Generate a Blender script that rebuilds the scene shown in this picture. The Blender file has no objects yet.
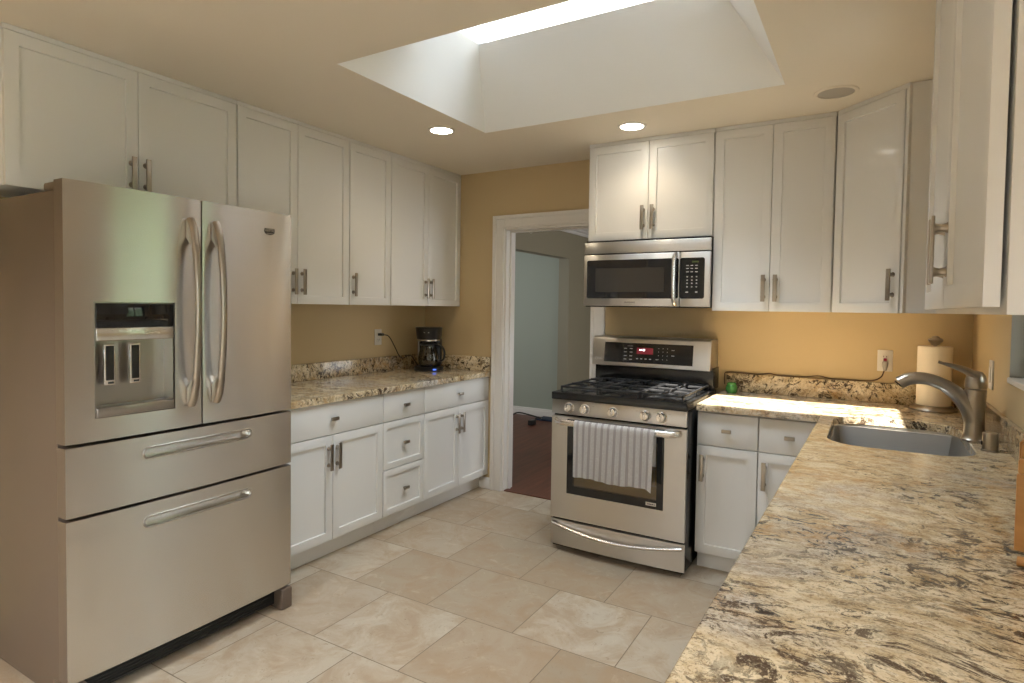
import bpy, bmesh, math, random
from math import pi, sin, cos, radians as R
from mathutils import Vector, Matrix
random.seed(4)
S = bpy.context.scene
COL = S.collection

# ------------------------------------------------------------------ camera
cd = bpy.data.cameras.new('camera')
cam = bpy.data.objects.new('camera', cd)
COL.objects.link(cam)
S.camera = cam
yaw, pitch, roll, FPX, SY = -.53510, -.03366, .01396, 604.11, -13.572
fw = Vector((sin(yaw)*cos(pitch), cos(yaw)*cos(pitch), sin(pitch)))
rt = Vector((cos(yaw), -sin(yaw), 0))
up = rt.cross(fw)
rt, up = rt*cos(roll)+up*sin(roll), up*cos(roll)-rt*sin(roll)
M = Matrix((rt, up, -fw)).transposed().to_4x4()
M.translation = (3.1246, -3.8764, 1.3914)
cam.matrix_world = M
cd.sensor_width = 36
cd.lens = FPX*36/1024
cd.shift_y = SY/1024
cd.clip_start = .02
cd.clip_end = 200

# ------------------------------------------------------------------ world, sun, portals, exposure
W = bpy.data.worlds.new('world')
S.world = W
W.use_nodes = True
wn = W.node_tree
bg = wn.nodes['Background']
bg.inputs[0].default_value = (.77, .89, 1, 1)
bg.inputs[1].default_value = 8.2
sl = bpy.data.lights.new('sun', 'SUN')
sl.energy = 11
sl.color = (1, .95, .86)
sl.angle = R(.6)
so = bpy.data.objects.new('sun', sl)
COL.objects.link(so)
so.rotation_euler = Vector((.39, .49, -1)).to_track_quat('-Z', 'Y').to_euler()
def portal(name, loc, direction, sx, sy):
    l = bpy.data.lights.new(name, 'AREA')
    l.shape = 'RECTANGLE'
    l.size, l.size_y = sx, sy
    l.cycles.is_portal = True
    o = bpy.data.objects.new(name, l)
    COL.objects.link(o)
    o.location = loc
    o.rotation_euler = Vector(direction).to_track_quat('-Z', 'Y').to_euler()
portal('skylight_portal', (1.90, -1.426, 2.88), (0, 0, -1), 1.24, .55)
portal('side_window_portal', (6.48, -5.0, 1.2), (-1, 0, 0), 2.4, 1.9)
portal('sink_window_portal', (3.66, -1.33, 1.62), (-1, 0, 0), .7, .95)
S.view_settings.view_transform = 'Standard'
S.view_settings.look = 'None'
S.view_settings.exposure = 1.6
S.view_settings.gamma = 1
S.view_settings.use_curve_mapping = False
S.cycles.use_denoising = True
S.cycles.max_bounces = 10
S.cycles.diffuse_bounces = 6
S.cycles.glossy_bounces = 5
S.cycles.transparent_max_bounces = 12
S.cycles.sample_clamp_indirect = 6
S.cycles.caustics_reflective = False
S.cycles.caustics_refractive = False

# ------------------------------------------------------------------ material helpers
class NT:
    def __init__(s, name):
        s.m = bpy.data.materials.new(name)
        s.m.use_nodes = True
        s.t = s.m.node_tree
        s.p = s.t.nodes['Principled BSDF']
        s.out = s.t.nodes['Material Output']
    def n(s, typ, **kw):
        x = s.t.nodes.new(typ)
        for k, v in kw.items():
            if k.startswith('_'):
                x.inputs[k[1:]].default_value = v
            else:
                setattr(x, k, v)
        return x
    def l(s, a, b):
        s.t.links.new(a, b)
    def coord(s, scale=(1, 1, 1), rot=(0, 0, 0), loc=(0, 0, 0)):
        c = s.n('ShaderNodeTexCoord')
        m = s.n('ShaderNodeMapping')
        m.inputs['Scale'].default_value = scale
        m.inputs['Rotation'].default_value = rot
        m.inputs['Location'].default_value = loc
        g = s.n('ShaderNodeNewGeometry')
        s.l(g.outputs['Position'], m.inputs[0])
        return m.outputs[0]
    def noise(s, vec, scale, detail=4, rough=.55, dist=0):
        x = s.n('ShaderNodeTexNoise')
        x.inputs['Scale'].default_value = scale
        x.inputs['Detail'].default_value = detail
        x.inputs['Roughness'].default_value = rough
        x.inputs['Distortion'].default_value = dist
        s.l(vec, x.inputs['Vector'])
        return x.outputs['Fac']
    def ramp(s, fac, stops, interp='LINEAR'):
        r = s.n('ShaderNodeValToRGB')
        r.color_ramp.interpolation = interp
        e = r.color_ramp.elements
        while len(e) < len(stops):
            e.new(.5)
        for el, (p, c) in zip(e, stops):
            el.position = p
            el.color = (c, c, c, 1) if isinstance(c, (int, float)) else (*c, 1)
        s.l(fac, r.inputs[0])
        return r.outputs[0]
    def mix(s, fac, a, b, mode='MIX'):
        m = s.n('ShaderNodeMix', data_type='RGBA', blend_type=mode)
        for sock, v in ((m.inputs[0], fac), (m.inputs[6], a), (m.inputs[7], b)):
            if isinstance(v, (int, float)):
                sock.default_value = v
            elif isinstance(v, tuple):
                sock.default_value = (*v, 1)
            else:
                s.l(v, sock)
        return m.outputs[2]
    def math(s, op, a, b=0):
        m = s.n('ShaderNodeMath', operation=op)
        for sock, v in zip(m.inputs, (a, b)):
            if isinstance(v, (int, float)):
                sock.default_value = v
            else:
                s.l(v, sock)
        return m.outputs[0]
    def bump(s, h, strength=.2, dist=.002):
        b = s.n('ShaderNodeBump')
        b.inputs['Strength'].default_value = strength
        b.inputs['Distance'].default_value = dist
        s.l(h, b.inputs['Height'])
        s.l(b.outputs[0], s.p.inputs['Normal'])
    def set(s, **kw):
        for k, v in kw.items():
            k = k.replace('_', ' ')
            sock = s.p.inputs[k]
            if isinstance(v, tuple):
                v = (*v, 1)
            if hasattr(v, 'is_output'):
                s.l(v, sock)
            else:
                sock.default_value = v
        return s

def paint(name, c, rough=.5, bump=0, bscale=220, spec=.5, coat=0):
    k = NT(name)
    k.set(Roughness=rough, Specular_IOR_Level=spec)
    v = k.coord()
    n = k.noise(v, 3.1, 2)
    k.set(Base_Color=k.mix(k.math('MULTIPLY', n, .10), c, tuple(x*.90 for x in c)))
    if coat:
        k.set(Coat_Weight=coat, Coat_Roughness=.08)
    if bump:
        k.bump(k.noise(v, bscale, 2), bump, .001)
    return k.m
def steel(name, c=(.60, .585, .56), rough=.28, scale=(3, 3, 900), aniso=.0, wave=.012, metallic=1.0):
    k = NT(name)
    v = k.coord(scale)
    n = k.noise(v, 1, 3, .6)
    k.set(Base_Color=c, Metallic=metallic, Roughness=rough)
    if aniso:
        k.set(Anisotropic=aniso, Anisotropic_Rotation=.25)
        t = k.n('ShaderNodeTangent', direction_type='RADIAL', axis='Z')
        k.l(t.outputs[0], k.p.inputs['Tangent'])
    if wave:
        k.bump(n, wave, .001)
    return k.m
def plain(name, c, rough=.4, metallic=0, emit=None, es=0, spec=.5):
    k = NT(name)
    n = k.noise(k.coord(), 40, 2)
    k.set(Base_Color=k.mix(k.math('MULTIPLY', n, .12), c, tuple(x*.85 for x in c)), Roughness=rough, Metallic=metallic, Specular_IOR_Level=spec)
    if emit:
        k.set(Emission_Color=emit, Emission_Strength=es)
    return k.m
def glass(name, tint=(1, 1, 1), ior=1.45, base=.0):
    k = NT(name)
    t = k.n('ShaderNodeBsdfTransparent')
    t.inputs[0].default_value = (*tint, 1)
    g = k.n('ShaderNodeBsdfGlossy')
    g.inputs['Roughness'].default_value = .02
    f = k.n('ShaderNodeFresnel')
    f.inputs[0].default_value = ior
    m = k.n('ShaderNodeMixShader')
    k.l(k.math('ADD', f.outputs[0], base), m.inputs[0])
    k.l(t.outputs[0], m.inputs[1])
    k.l(g.outputs[0], m.inputs[2])
    k.l(m.outputs[0], k.out.inputs[0])
    return k.m

def granite(name, fleck=1.0, turn=.5, floor=.15):
    k = NT(name)
    v = k.coord()
    warp = k.n('ShaderNodeTexNoise')
    warp.inputs['Scale'].default_value = 1.7
    warp.inputs['Detail'].default_value = 3
    k.l(v, warp.inputs['Vector'])
    va = k.n('ShaderNodeVectorMath', operation='MULTIPLY_ADD')
    va.inputs[1].default_value = (.26, .26, .26)
    k.l(warp.outputs['Color'], va.inputs[0])
    k.l(v, va.inputs[2])
    mp = k.n('ShaderNodeMapping')
    mp.inputs['Rotation'].default_value = (0, 0, turn)
    mp.inputs['Scale'].default_value = (1, 1.55, 1.3)
    k.l(va.outputs[0], mp.inputs[0])
    s = mp.outputs[0]
    soft = k.noise(s, 1.5, 4, .6)
    cream = k.ramp(k.noise(s, 14, 6, .72), [(.32, (.36, .25, .13)), (.44, (.60, .47, .29)), (.60, (.80, .69, .49))])
    grey = k.ramp(k.noise(s, 26, 6, .78), [(.3, (.20, .18, .16)), (.46, (.44, .39, .33)), (.64, (.72, .66, .57))])
    col = k.mix(k.ramp(soft, [(.52, 0.0), (.62, .85)]), cream, grey)
    # orange veins run along thin level lines of a soft noise
    vein = k.noise(s, 1.1, 5, .62, .5)
    ridge = k.math('ABSOLUTE', k.math('SUBTRACT', vein, .5))
    vm = k.math('MULTIPLY', k.ramp(ridge, [(0, 1.0), (.035, 0.0)]), k.ramp(k.noise(s, 16, 5, .7), [(.40, 0.0), (.58, .8)]))
    col = k.mix(vm, col, (.46, .25, .075))
    # fine taupe flecks
    fine = k.ramp(k.noise(s, 55*fleck, 5, .7, .8), [(.557, 0.0), (.60, .7)])
    col = k.mix(fine, col, (.28, .185, .10))
    # bold brown black flecks in clumps
    clump = k.ramp(k.noise(s, 2.6, 3, .6), [(.40, floor), (.56, 1.0)])
    bold = k.ramp(k.noise(s, 19*fleck, 7, .76, 1.3), [(.527, 0.0), (.557, 1.0)])
    col = k.mix(k.math('MULTIPLY', clump, bold), col, (.045, .028, .019))
    blot = k.math('MULTIPLY', k.ramp(k.noise(s, 1.35, 3, .6), [(.50, 0.0), (.58, 1.0)]), k.ramp(k.noise(s, 9*fleck, 8, .78, 1.8), [(.532, 0.0), (.565, .95)]))
    col = k.mix(blot, col, (.07, .042, .026))
    pale = k.ramp(k.noise(s, 30, 5, .7), [(.59, 0.0), (.66, .7)])
    col = k.mix(pale, col, (.80, .71, .54))
    speck = k.noise(v, 190, 3, .6)
    col = k.mix(k.ramp(speck, [(.58, 0.0), (.64, .55)]), col, (.16, .11, .07))
    col = k.mix(k.ramp(speck, [(.34, .5), (.41, 0.0)]), col, (.80, .70, .52))
    k.set(Base_Color=col, Roughness=.13, Specular_IOR_Level=.5, Coat_Weight=.15, Coat_Roughness=.03)
    return k.m

def travertine():
    k = NT('travertine_tile')
    v = k.coord(loc=(-.917, 1.219, 0))
    def brick(c1, c2, mortar, msize):
        b = k.n('ShaderNodeTexBrick', offset=.5, offset_frequency=2, squash=1)
        b.inputs['Color1'].default_value = (*c1, 1)
        b.inputs['Color2'].default_value = (*c2, 1)
        b.inputs['Mortar'].default_value = (*mortar, 1)
        b.inputs['Scale'].default_value = 1
        b.inputs['Mortar Size'].default_value = msize
        b.inputs['Mortar Smooth'].default_value = .15
        b.inputs['Brick Width'].default_value = .464
        b.inputs['Row Height'].default_value = .464
        k.l(v, b.inputs['Vector'])
        return b
    b = brick((0, 0, 0), (1, 1, 1), (.5, .5, .5), .0022)
    sp = k.math('MULTIPLY', b.outputs['Color'], 1.0)
    # a different veining in each tile
    off = k.n('ShaderNodeVectorMath', operation='MULTIPLY_ADD')
    cb = k.n('ShaderNodeCombineXYZ')
    for i in range(3):
        k.l(sp, cb.inputs[i])
    off.inputs[1].default_value = (31, 17, 9)
    k.l(cb.outputs[0], off.inputs[0])
    k.l(v, off.inputs[2])
    p = off.outputs[0]
    tone = k.ramp(sp, [(0, (.36, .285, .20)), (.35, (.47, .40, .305)), (.7, (.53, .47, .375)), (1, (.42, .34, .25))])
    cloud = k.noise(p, 5, 6, .65, .8)
    col = k.mix(k.ramp(cloud, [(.38, .75), (.60, 0.0)]), tone, (.38, .27, .17))
    col = k.mix(k.ramp(k.noise(p, 11, 6, .7, 1.2), [(.55, 0.0), (.75, .35)]), col, (.66, .575, .45))
    pit = k.ramp(k.noise(p, 34, 6, .75, 1.5), [(.60, 0.0), (.67, .6)])
    col = k.mix(pit, col, (.24, .155, .09))
    col = k.mix(b.outputs['Fac'], col, (.20, .15, .10))
    k.set(Base_Color=col, Roughness=k.ramp(cloud, [(.3, .42), (.7, .30)]), Specular_IOR_Level=.35)
    k.bump(k.math('SUBTRACT', k.math('MULTIPLY', pit, -.3), b.outputs['Fac']), .5, .002)
    return k.m

def wood(name, a, b, scale=(4, 40, 4), rough=.4):
    k = NT(name)
    v = k.coord(scale)
    n = k.noise(v, 1, 6, .6, .6)
    k.set(Base_Color=k.ramp(n, [(.3, a), (.7, b)]), Roughness=rough)
    return k.m

MAT = dict(
    wall=paint('tan_wall_paint', (.56, .43, .245), .6, .06, 160),
    pale=paint('pale_bounce_paint', (.70, .70, .69), .6, .06, 160),  # for unseen walls, kept pale to bounce neutral light into the kitchen
    reveal=paint('greige_reveal_paint', (.36, .345, .29), .6),
    ceil=paint('beige_ceiling_paint', (.77, .71, .61), .7, .08, 120),
    shaft=paint('white_shaft_paint', (.84, .85, .84), .7, .06, 120),
    cab=paint('white_cabinet_lacquer', (.745, .742, .73), .42, 0, coat=.18),
    trim=paint('white_trim_paint', (.76, .73, .69), .35),
    granite=granite('speckled_granite', 1.0, .45),
    splash=granite('speckled_granite_upstand', 1.1, 1.1, .9),
    tile=travertine(),
    steel=steel('brushed_stainless_steel', (.55, .53, .50), .30, (1.2, 1.2, 1400), .88, wave=0),
    fridge=steel('brushed_fridge_steel', (.66, .635, .60), .26, (1.2, 1.2, 1400), .94, wave=0),
    steelh=steel('brushed_steel_dark', (.42, .39, .36), .30),
    bright=steel('satin_steel', (.74, .71, .67), .26, wave=.0),
    sink=steel('satin_sink_steel', (.50, .49, .47), .30, (300, 3, 3)),
    nickel=steel('brushed_nickel', (.40, .355, .30), .30, (3, 3, 300)),
    fside=paint('taupe_appliance_side', (.135, .10, .077), .32, .05, 500),
    black=plain('black_enamel', (.012, .012, .012), .22),
    iron=plain('cast_iron', (.022, .022, .023), .42),
    plastic=plain('black_plastic', (.018, .017, .016), .3),
    dark=plain('dark_gap', (.02, .018, .016), .6),
    bglass=plain('black_glass', (.012, .012, .013), .05),
    mwin=plain('microwave_screen', (.034, .030, .026), .15),
    white=plain('white_plastic', (.72, .68, .62), .35),
    paper=plain('paper_towel', (.80, .72, .60), .9),
    grey=plain('grey_plastic', (.40, .375, .33), .4),
    keys=plain('pale_key_print', (.42, .42, .40), .5),
    red=plain('red_display', (.15, .018, .028), .25, emit=(.9, .05, .1), es=.03),
    lit=plain('lit_digits', (.8, .8, .8), .4, emit=(1, .95, 1), es=1.2),
    green=plain('green_digits', (.03, .045, .01), .4, emit=(.35, .55, .1), es=.02),
    blue=plain('blue_switch_light', (.05, .1, .6), .3, emit=(.08, .2, 1), es=.45),
    gglass=plain('green_glass', (.05, .20, .045), .12),
    glass=glass('clear_glass'),
    oveng=glass('oven_glass', (.72, .69, .62), 1.6, .03),
    carafe=glass('carafe_glass', (.62, .60, .56), 1.6, .04),
    lamp=plain('lamp_lens', (.9, .9, .85), .4, emit=(1, .93, .80), es=9),
    sage=paint('sage_wall_paint', (.355, .385, .32), .6),
    olive=paint('olive_wall_paint', (.30, .27, .19), .6),
    hwood=wood('red_brown_floorboards', (.09, .030, .016), (.18, .06, .034), (30, 2, 4), .42),
    oak=wood('honey_oak', (.40, .185, .055), (.54, .28, .10), (3, 3, 24), .4),
    ground=plain('pale_bounce_ground', (.50, .53, .56), .9),
    leafy=plain('hedge_leaves', (.055, .085, .03), .6),
    mat=plain('navy_cloth', (.03, .045, .08), .9),
    brown=plain('brown_cord', (.10, .06, .035), .5),
    foil=plain('oven_liner', (.42, .31, .13), .3, .8),
    cavity=plain('oven_enamel', (.10, .085, .06), .4),
)
def towel_mat():
    k = NT('striped_towel_cloth')
    c = k.n('ShaderNodeTexCoord')
    sx = k.n('ShaderNodeSeparateXYZ')
    k.l(c.outputs['UV'], sx.inputs[0])
    u = sx.outputs[0]
    f = k.math('FRACT', k.math('MULTIPLY', u, 12.5))
    st = k.ramp(f, [(0, (.93, .915, .91)), (.48, (.93, .915, .91)), (.55, (.50, .44, .42)), (.60, (.64, .60, .62)), (.74, (.66, .62, .64)), (.80, (.52, .45, .42)), (.87, (.93, .915, .91))])
    v = k.coord()
    n = k.noise(v, 150, 3, .7)
    col = k.mix(k.ramp(n, [(.4, .35), (.62, 0.0)]), st, (.62, .58, .56))
    k.set(Base_Color=col, Roughness=.95, Specular_IOR_Level=.1)
    k.bump(k.noise(v, 420, 2), .6, .003)
    return k.m
MAT['towel'] = towel_mat()

# ------------------------------------------------------------------ mesh helpers
def new():
    return bmesh.new()
def bx(bm, a, b, bev=0, seg=2, mi=0):
    """axis-aligned box from corner a to corner b with rounded edges"""
    lo = [min(p, q) for p, q in zip(a, b)]
    hi = [max(p, q) for p, q in zip(a, b)]
    vs = [bm.verts.new((x, y, z)) for x in (lo[0], hi[0]) for y in (lo[1], hi[1]) for z in (lo[2], hi[2])]
    idx = ((0, 1, 3, 2), (4, 6, 7, 5), (0, 4, 5, 1), (2, 3, 7, 6), (0, 2, 6, 4), (1, 5, 7, 3))
    fs = [bm.faces.new([vs[i] for i in q]) for q in idx]
    for f in fs:
        f.material_index = mi
    if bev:
        es = list({e for f in fs for e in f.edges})
        bmesh.ops.bevel(bm, geom=es, offset=bev, segments=seg, profile=.5, affect='EDGES', material=mi)
    return fs
def quad(bm, pts, mi=0):
    f = bm.faces.new([bm.verts.new(p) for p in pts])
    f.material_index = mi
    return f
def prism(bm, poly, z0, z1, mi=0, bev=0):
    """polygon in x,y pulled from z0 to z1"""
    lo = [bm.verts.new((x, y, z0)) for x, y in poly]
    hi = [bm.verts.new((x, y, z1)) for x, y in poly]
    n = len(poly)
    fs = [bm.faces.new(lo[::-1]), bm.faces.new(hi)]
    for i in range(n):
        j = (i+1) % n
        fs.append(bm.faces.new((lo[i], lo[j], hi[j], hi[i])))
    for f in fs:
        f.material_index = mi
    if bev:
        es = list({e for f in fs for e in f.edges})
        bmesh.ops.bevel(bm, geom=es, offset=bev, segments=2, profile=.5, affect='EDGES', material=mi)
    return fs
def lathe(bm, prof, c=(0, 0, 0), n=32, axis='z', mi=0):
    def pt(r, h, a):
        if axis == 'z':
            return (c[0]+r*cos(a), c[1]+r*sin(a), c[2]+h)
        if axis == 'y':
            return (c[0]+r*cos(a), c[1]+h, c[2]+r*sin(a))
        return (c[0]+h, c[1]+r*cos(a), c[2]+r*sin(a))
    rings = []
    for r, h in prof:
        if r < 1e-6:
            rings.append([bm.verts.new(pt(0, h, 0))])
        else:
            rings.append([bm.verts.new(pt(r, h, 2*pi*i/n)) for i in range(n)])
    for A, B in zip(rings, rings[1:]):
        for i in range(n):
            j = (i+1) % n
            if len(A) == 1 and len(B) == 1:
                continue
            if len(A) == 1:
                f = bm.faces.new((A[0], B[j], B[i]))
            elif len(B) == 1:
                f = bm.faces.new((A[i], A[j], B[0]))
            else:
                f = bm.faces.new((A[i], A[j], B[j], B[i]))
            f.material_index = mi
def tube(bm, pts, rad, n=12, flat=None, hint=(0, 0, 1), mi=0, caps=True):
    """swept tube; rad a number or one per point; flat = (a, b) squashes the section along side and hint direction"""
    pts = [Vector(p) for p in pts]
    N = len(pts)
    rads = rad if isinstance(rad, (list, tuple)) else [rad]*N
    rings = []
    ref = Vector(hint)
    for i, p in enumerate(pts):
        t = (pts[min(i+1, N-1)]-pts[max(i-1, 0)]).normalized()
        s = t.cross(ref)
        if s.length < 1e-4:
            s = t.cross(Vector((1, 0, 0.1)))
        s.normalize()
        u = s.cross(t).normalized()
        ref = u
        fa, fb = flat[i] if isinstance(flat, list) else (flat or (1, 1))
        rings.append([bm.verts.new(p+(s*cos(2*pi*k/n)*fa+u*sin(2*pi*k/n)*fb)*rads[i]) for k in range(n)])
    for A, B in zip(rings, rings[1:]):
        for k in range(n):
            j = (k+1) % n
            bm.faces.new((A[k], A[j], B[j], B[k])).material_index = mi
    if caps:
        bm.faces.new(rings[0][::-1]).material_index = mi
        bm.faces.new(rings[-1]).material_index = mi
def smoothpath(pts, n=8):
    """Catmull-Rom through the points"""
    P = [Vector(p) for p in pts]
    P = [P[0]*2-P[1]]+P+[P[-1]*2-P[-2]]
    out = []
    for i in range(1, len(P)-2):
        a, b, c, d = P[i-1:i+3]
        for k in range(n):
            t = k/n
            out.append(.5*((2*b)+(c-a)*t+(2*a-5*b+4*c-d)*t*t+(3*b-a-3*c+d)*t**3))
    out.append(P[-2])
    return out
def obj(name, bm, m, parent=None, smooth=True, loc=None, recalc=True):
    if recalc:
        bmesh.ops.recalc_face_normals(bm, faces=bm.faces)
    me = bpy.data.meshes.new(name)
    bm.to_mesh(me)
    bm.free()
    for mm in (m if isinstance(m, (list, tuple)) else [m]):
        me.materials.append(MAT[mm] if isinstance(mm, str) else mm)
    if smooth:
        me.polygons.foreach_set('use_smooth', [True]*len(me.polygons))
        me.set_sharp_from_angle(angle=R(32))
    o = bpy.data.objects.new(name, me)
    COL.objects.link(o)
    if parent:
        o.parent = parent
    if loc:
        o.location = loc
    return o
def thing(name, label, cat, loc=(0, 0, 0), rz=0, group=None):
    o = bpy.data.objects.new(name, None)
    o.empty_display_size = .1
    COL.objects.link(o)
    o.location = loc
    o.rotation_euler = (0, 0, rz)
    o['label'] = label
    o['category'] = cat
    if group:
        o['group'] = group
    return o
def tag(o, label, cat, group=None):
    o['label'] = label
    o['category'] = cat
    if group:
        o['group'] = group
    return o
def struct(name, bm, m, parent=None, smooth=False, recalc=True):
    o = obj(name, bm, m, parent, smooth, recalc=recalc)
    o['kind'] = 'structure'
    return o
def lettering(name, txt, size, loc, rot, m, parent, extrude=.0004, align='CENTER'):
    c = bpy.data.curves.new(name, 'FONT')
    c.body = txt
    c.size = size
    c.extrude = extrude
    c.align_x = align
    c.align_y = 'CENTER'
    c.materials.append(MAT[m])
    tmp = bpy.data.objects.new(name+'_curve', c)
    me = bpy.data.meshes.new_from_object(tmp)
    bpy.data.objects.remove(tmp)
    o = bpy.data.objects.new(name, me)
    COL.objects.link(o)
    o.parent = parent
    o.location = loc
    o.rotation_euler = rot
    return o

# ------------------------------------------------------------------ room shell
ZC = 2.418
XR = 3.58          # inner face of the right wall
bm = new(); quad(bm, [(-.3, -6.6, 0), (6.6, -6.6, 0), (6.6, .06, 0), (-.3, .06, 0)]); struct('floor', bm, 'tile')
bm = new(); quad(bm, [(-3.2, .06, 0), (3.7, .06, 0), (3.7, 4.2, 0), (-3.2, 4.2, 0)]); struct('floor_hall', bm, 'hwood')
# ceiling round the skylight opening
sx0, sx1, sy0, sy1 = 1.14, 2.762, -2.02, -.868
bm = new()
for a, b in (((-.15, -6.6), (sx0, .12)), ((sx1, -6.6), (6.6, .12)), ((sx0, -6.6), (sx1, sy0)), ((sx0, sy1), (sx1, .12))):
    bx(bm, (a[0], a[1], ZC), (b[0], b[1], ZC+.04))
struct('ceiling', bm, 'ceil')
ZT = 2.795
tx0, tx1, ty0, ty1 = 1.280, 2.520, -1.64, -1.158       # foot of the skylight curb; the shaft flares down to the ceiling
bm = new()
A_ = [(sx0, sy0), (sx1, sy0), (sx1, sy1), (sx0, sy1)]
B_ = [(tx0, ty0), (tx1, ty0), (tx1, ty1), (tx0, ty1)]
def ring_wall(P, za, Q, zb, off):
    for i in range(4):
        j = (i+1) % 4
        o = ((0, -off), (off, 0), (0, off), (-off, 0))[i]
        p = [(*P[i], za), (*P[j], za), (*Q[j], zb), (*Q[i], zb)]
        q = [(x+o[0], y+o[1], z+.0) for x, y, z in p]
        vs = [bm.verts.new(v) for v in p+q]
        bm.faces.new(vs[:4]); bm.faces.new(vs[:3:-1])
        for k in range(4):
            m = (k+1) % 4
            bm.faces.new((vs[k], vs[m], vs[m+4], vs[k+4]))
ring_wall(A_, ZC+.0005, B_, ZT, .06)
ring_wall(B_, ZT, B_, ZT+.09, .06)
struct('ceiling_shaft', bm, 'shaft')
bm = new(); bx(bm, (tx0-.05, ty0-.05, ZT+.097), (tx1+.05, ty1+.05, ZT+.103)); w3 = struct('window_3', bm, 'glass')
bm = new()
for a, b in (((tx0-.06, ty0-.06), (tx1+.06, ty0)), ((tx0-.06, ty1), (tx1+.06, ty1+.06)), ((tx0-.06, ty0), (tx0, ty1)), ((tx1, ty0), (tx1+.06, ty1))):
    bx(bm, (*a, ZT+.105), (*b, ZT+.13))
struct('window_frame', bm, 'trim', w3)
# walls
bm = new(); bx(bm, (-.12, -6.6, 0), (0, .12, ZC)); struct('wall_left', bm, 'wall')
dx0, dx1, dz = .752, 1.475, 1.985
bm = new()
bx(bm, (.001, 0, 0), (dx0, .12, ZC)); bx(bm, (dx1, 0, 0), (XR+.12, .12, ZC)); bx(bm, (dx0, 0, dz), (dx1, .12, ZC))
struct('wall_back', bm, 'wall')
wy0, wy1, wz0, wz1 = -1.69, -.972, 1.135, 2.12
bm = new()
bx(bm, (XR, -3.5, 0), (XR+.12, wy0, ZC)); bx(bm, (XR, wy1, 0), (XR+.12, -.0005, ZC))
bx(bm, (XR, wy0, 0), (XR+.12, wy1, wz0)); bx(bm, (XR, wy0, wz1), (XR+.12, wy1, ZC))
struct('wall_right', bm, 'wall')
# dining end behind the camera
bm = new(); bx(bm, (XR+.121, -3.5, 0), (6.6, -3.38, ZC)); struct('wall_dining', bm, 'pale')
bm = new()
bx(bm, (0, -6.6, 0), (6.6, -6.48, ZC))
struct('wall_rear', bm, 'pale')
bm = new()
bx(bm, (6.48, -6.47, 0), (6.6, -6.2, ZC)); bx(bm, (6.48, -3.8, 0), (6.6, -3.51, ZC)); bx(bm, (6.48, -6.2, 0), (6.6, -3.8, .25)); bx(bm, (6.48, -6.2, 2.12), (6.6, -3.8, ZC))
struct('wall_side', bm, 'pale')
def window(name, frame, m, panes, mg='glass'):
    bm = new()
    for a, b in panes:
        bx(bm, a, b)
    o = struct(name, bm, mg)
    bm = new()
    for a, b in frame:
        bx(bm, a, b, .003)
    f = struct('window_frame', bm, m, o)
    return o
window('window_1', [((XR+.08, wy0, wz0+.022), (XR+.118, wy0+.04, wz1)), ((XR+.08, wy1-.04, wz0+.022), (XR+.118, wy1, wz1)),
                    ((XR+.08, wy0, wz0+.022), (XR+.118, wy1, wz0+.062)), ((XR+.08, wy0, wz1-.04), (XR+.118, wy1, wz1)),
                    ((XR+.08, (wy0+wy1)/2-.02, wz0+.022), (XR+.118, (wy0+wy1)/2+.02, wz1))], 'trim',
       [((XR+.097, wy0+.03, wz0+.05), (XR+.101, wy1-.03, wz1-.03))])
bm = new(); bx(bm, (XR-.006, wy0-.01, wz0-.001), (XR+.078, wy1+.004, wz0+.02), .004)
for y_ in (wy0+.0005, wy1-.0065):
    bx(bm, (XR+.001, y_, wz0+.0205), (XR+.079, y_+.006, wz1-.001), mi=1)
struct('trim_2', bm, ['trim', 'reveal'])
window('window_4', [((6.51, y, .25), (6.56, y+.06, 2.12)) for y in (-6.2, -5.03, -3.86)]+[((6.51, -6.2, .25), (6.56, -3.8, .31)), ((6.51, -6.2, 2.06), (6.56, -3.8, 2.12))], 'trim',
       [((6.535, -6.16, .29), (6.54, -3.84, 2.08))])
bm = new(); quad(bm, [(-30, -60, -.15), (60, -60, -.15), (60, 40, -.15), (-30, 40, -.15)]); struct('ground_bounce', bm, 'ground')  # unseen ground made pale to throw sunlight up onto the ceiling
bm = new()
for i in range(26):
    for k in range(5):
        r_ = .55+.2*random.random()
        bmesh.ops.create_icosphere(bm, subdivisions=3, radius=r_, matrix=Matrix.Translation((9.6+.5*random.random(), -10.5+i*.42, .1+k*.30)))
for i in range(13):
    for k in range(5):
        r_ = .55+.2*random.random()
        bmesh.ops.create_icosphere(bm, subdivisions=3, radius=r_, matrix=Matrix.Translation((8.0+.5*random.random(), -2.4+i*.42, .0+k*.62)))
for v_ in bm.verts:
    v_.co += Vector((random.uniform(-.06, .06), random.uniform(-.06, .06), random.uniform(-.06, .06)))
hg = obj('garden_hedge', bm, 'leafy')
hg['kind'] = 'stuff'
tag(hg, 'dense green garden hedge beyond the patio outside the windows', 'hedge')
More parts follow.
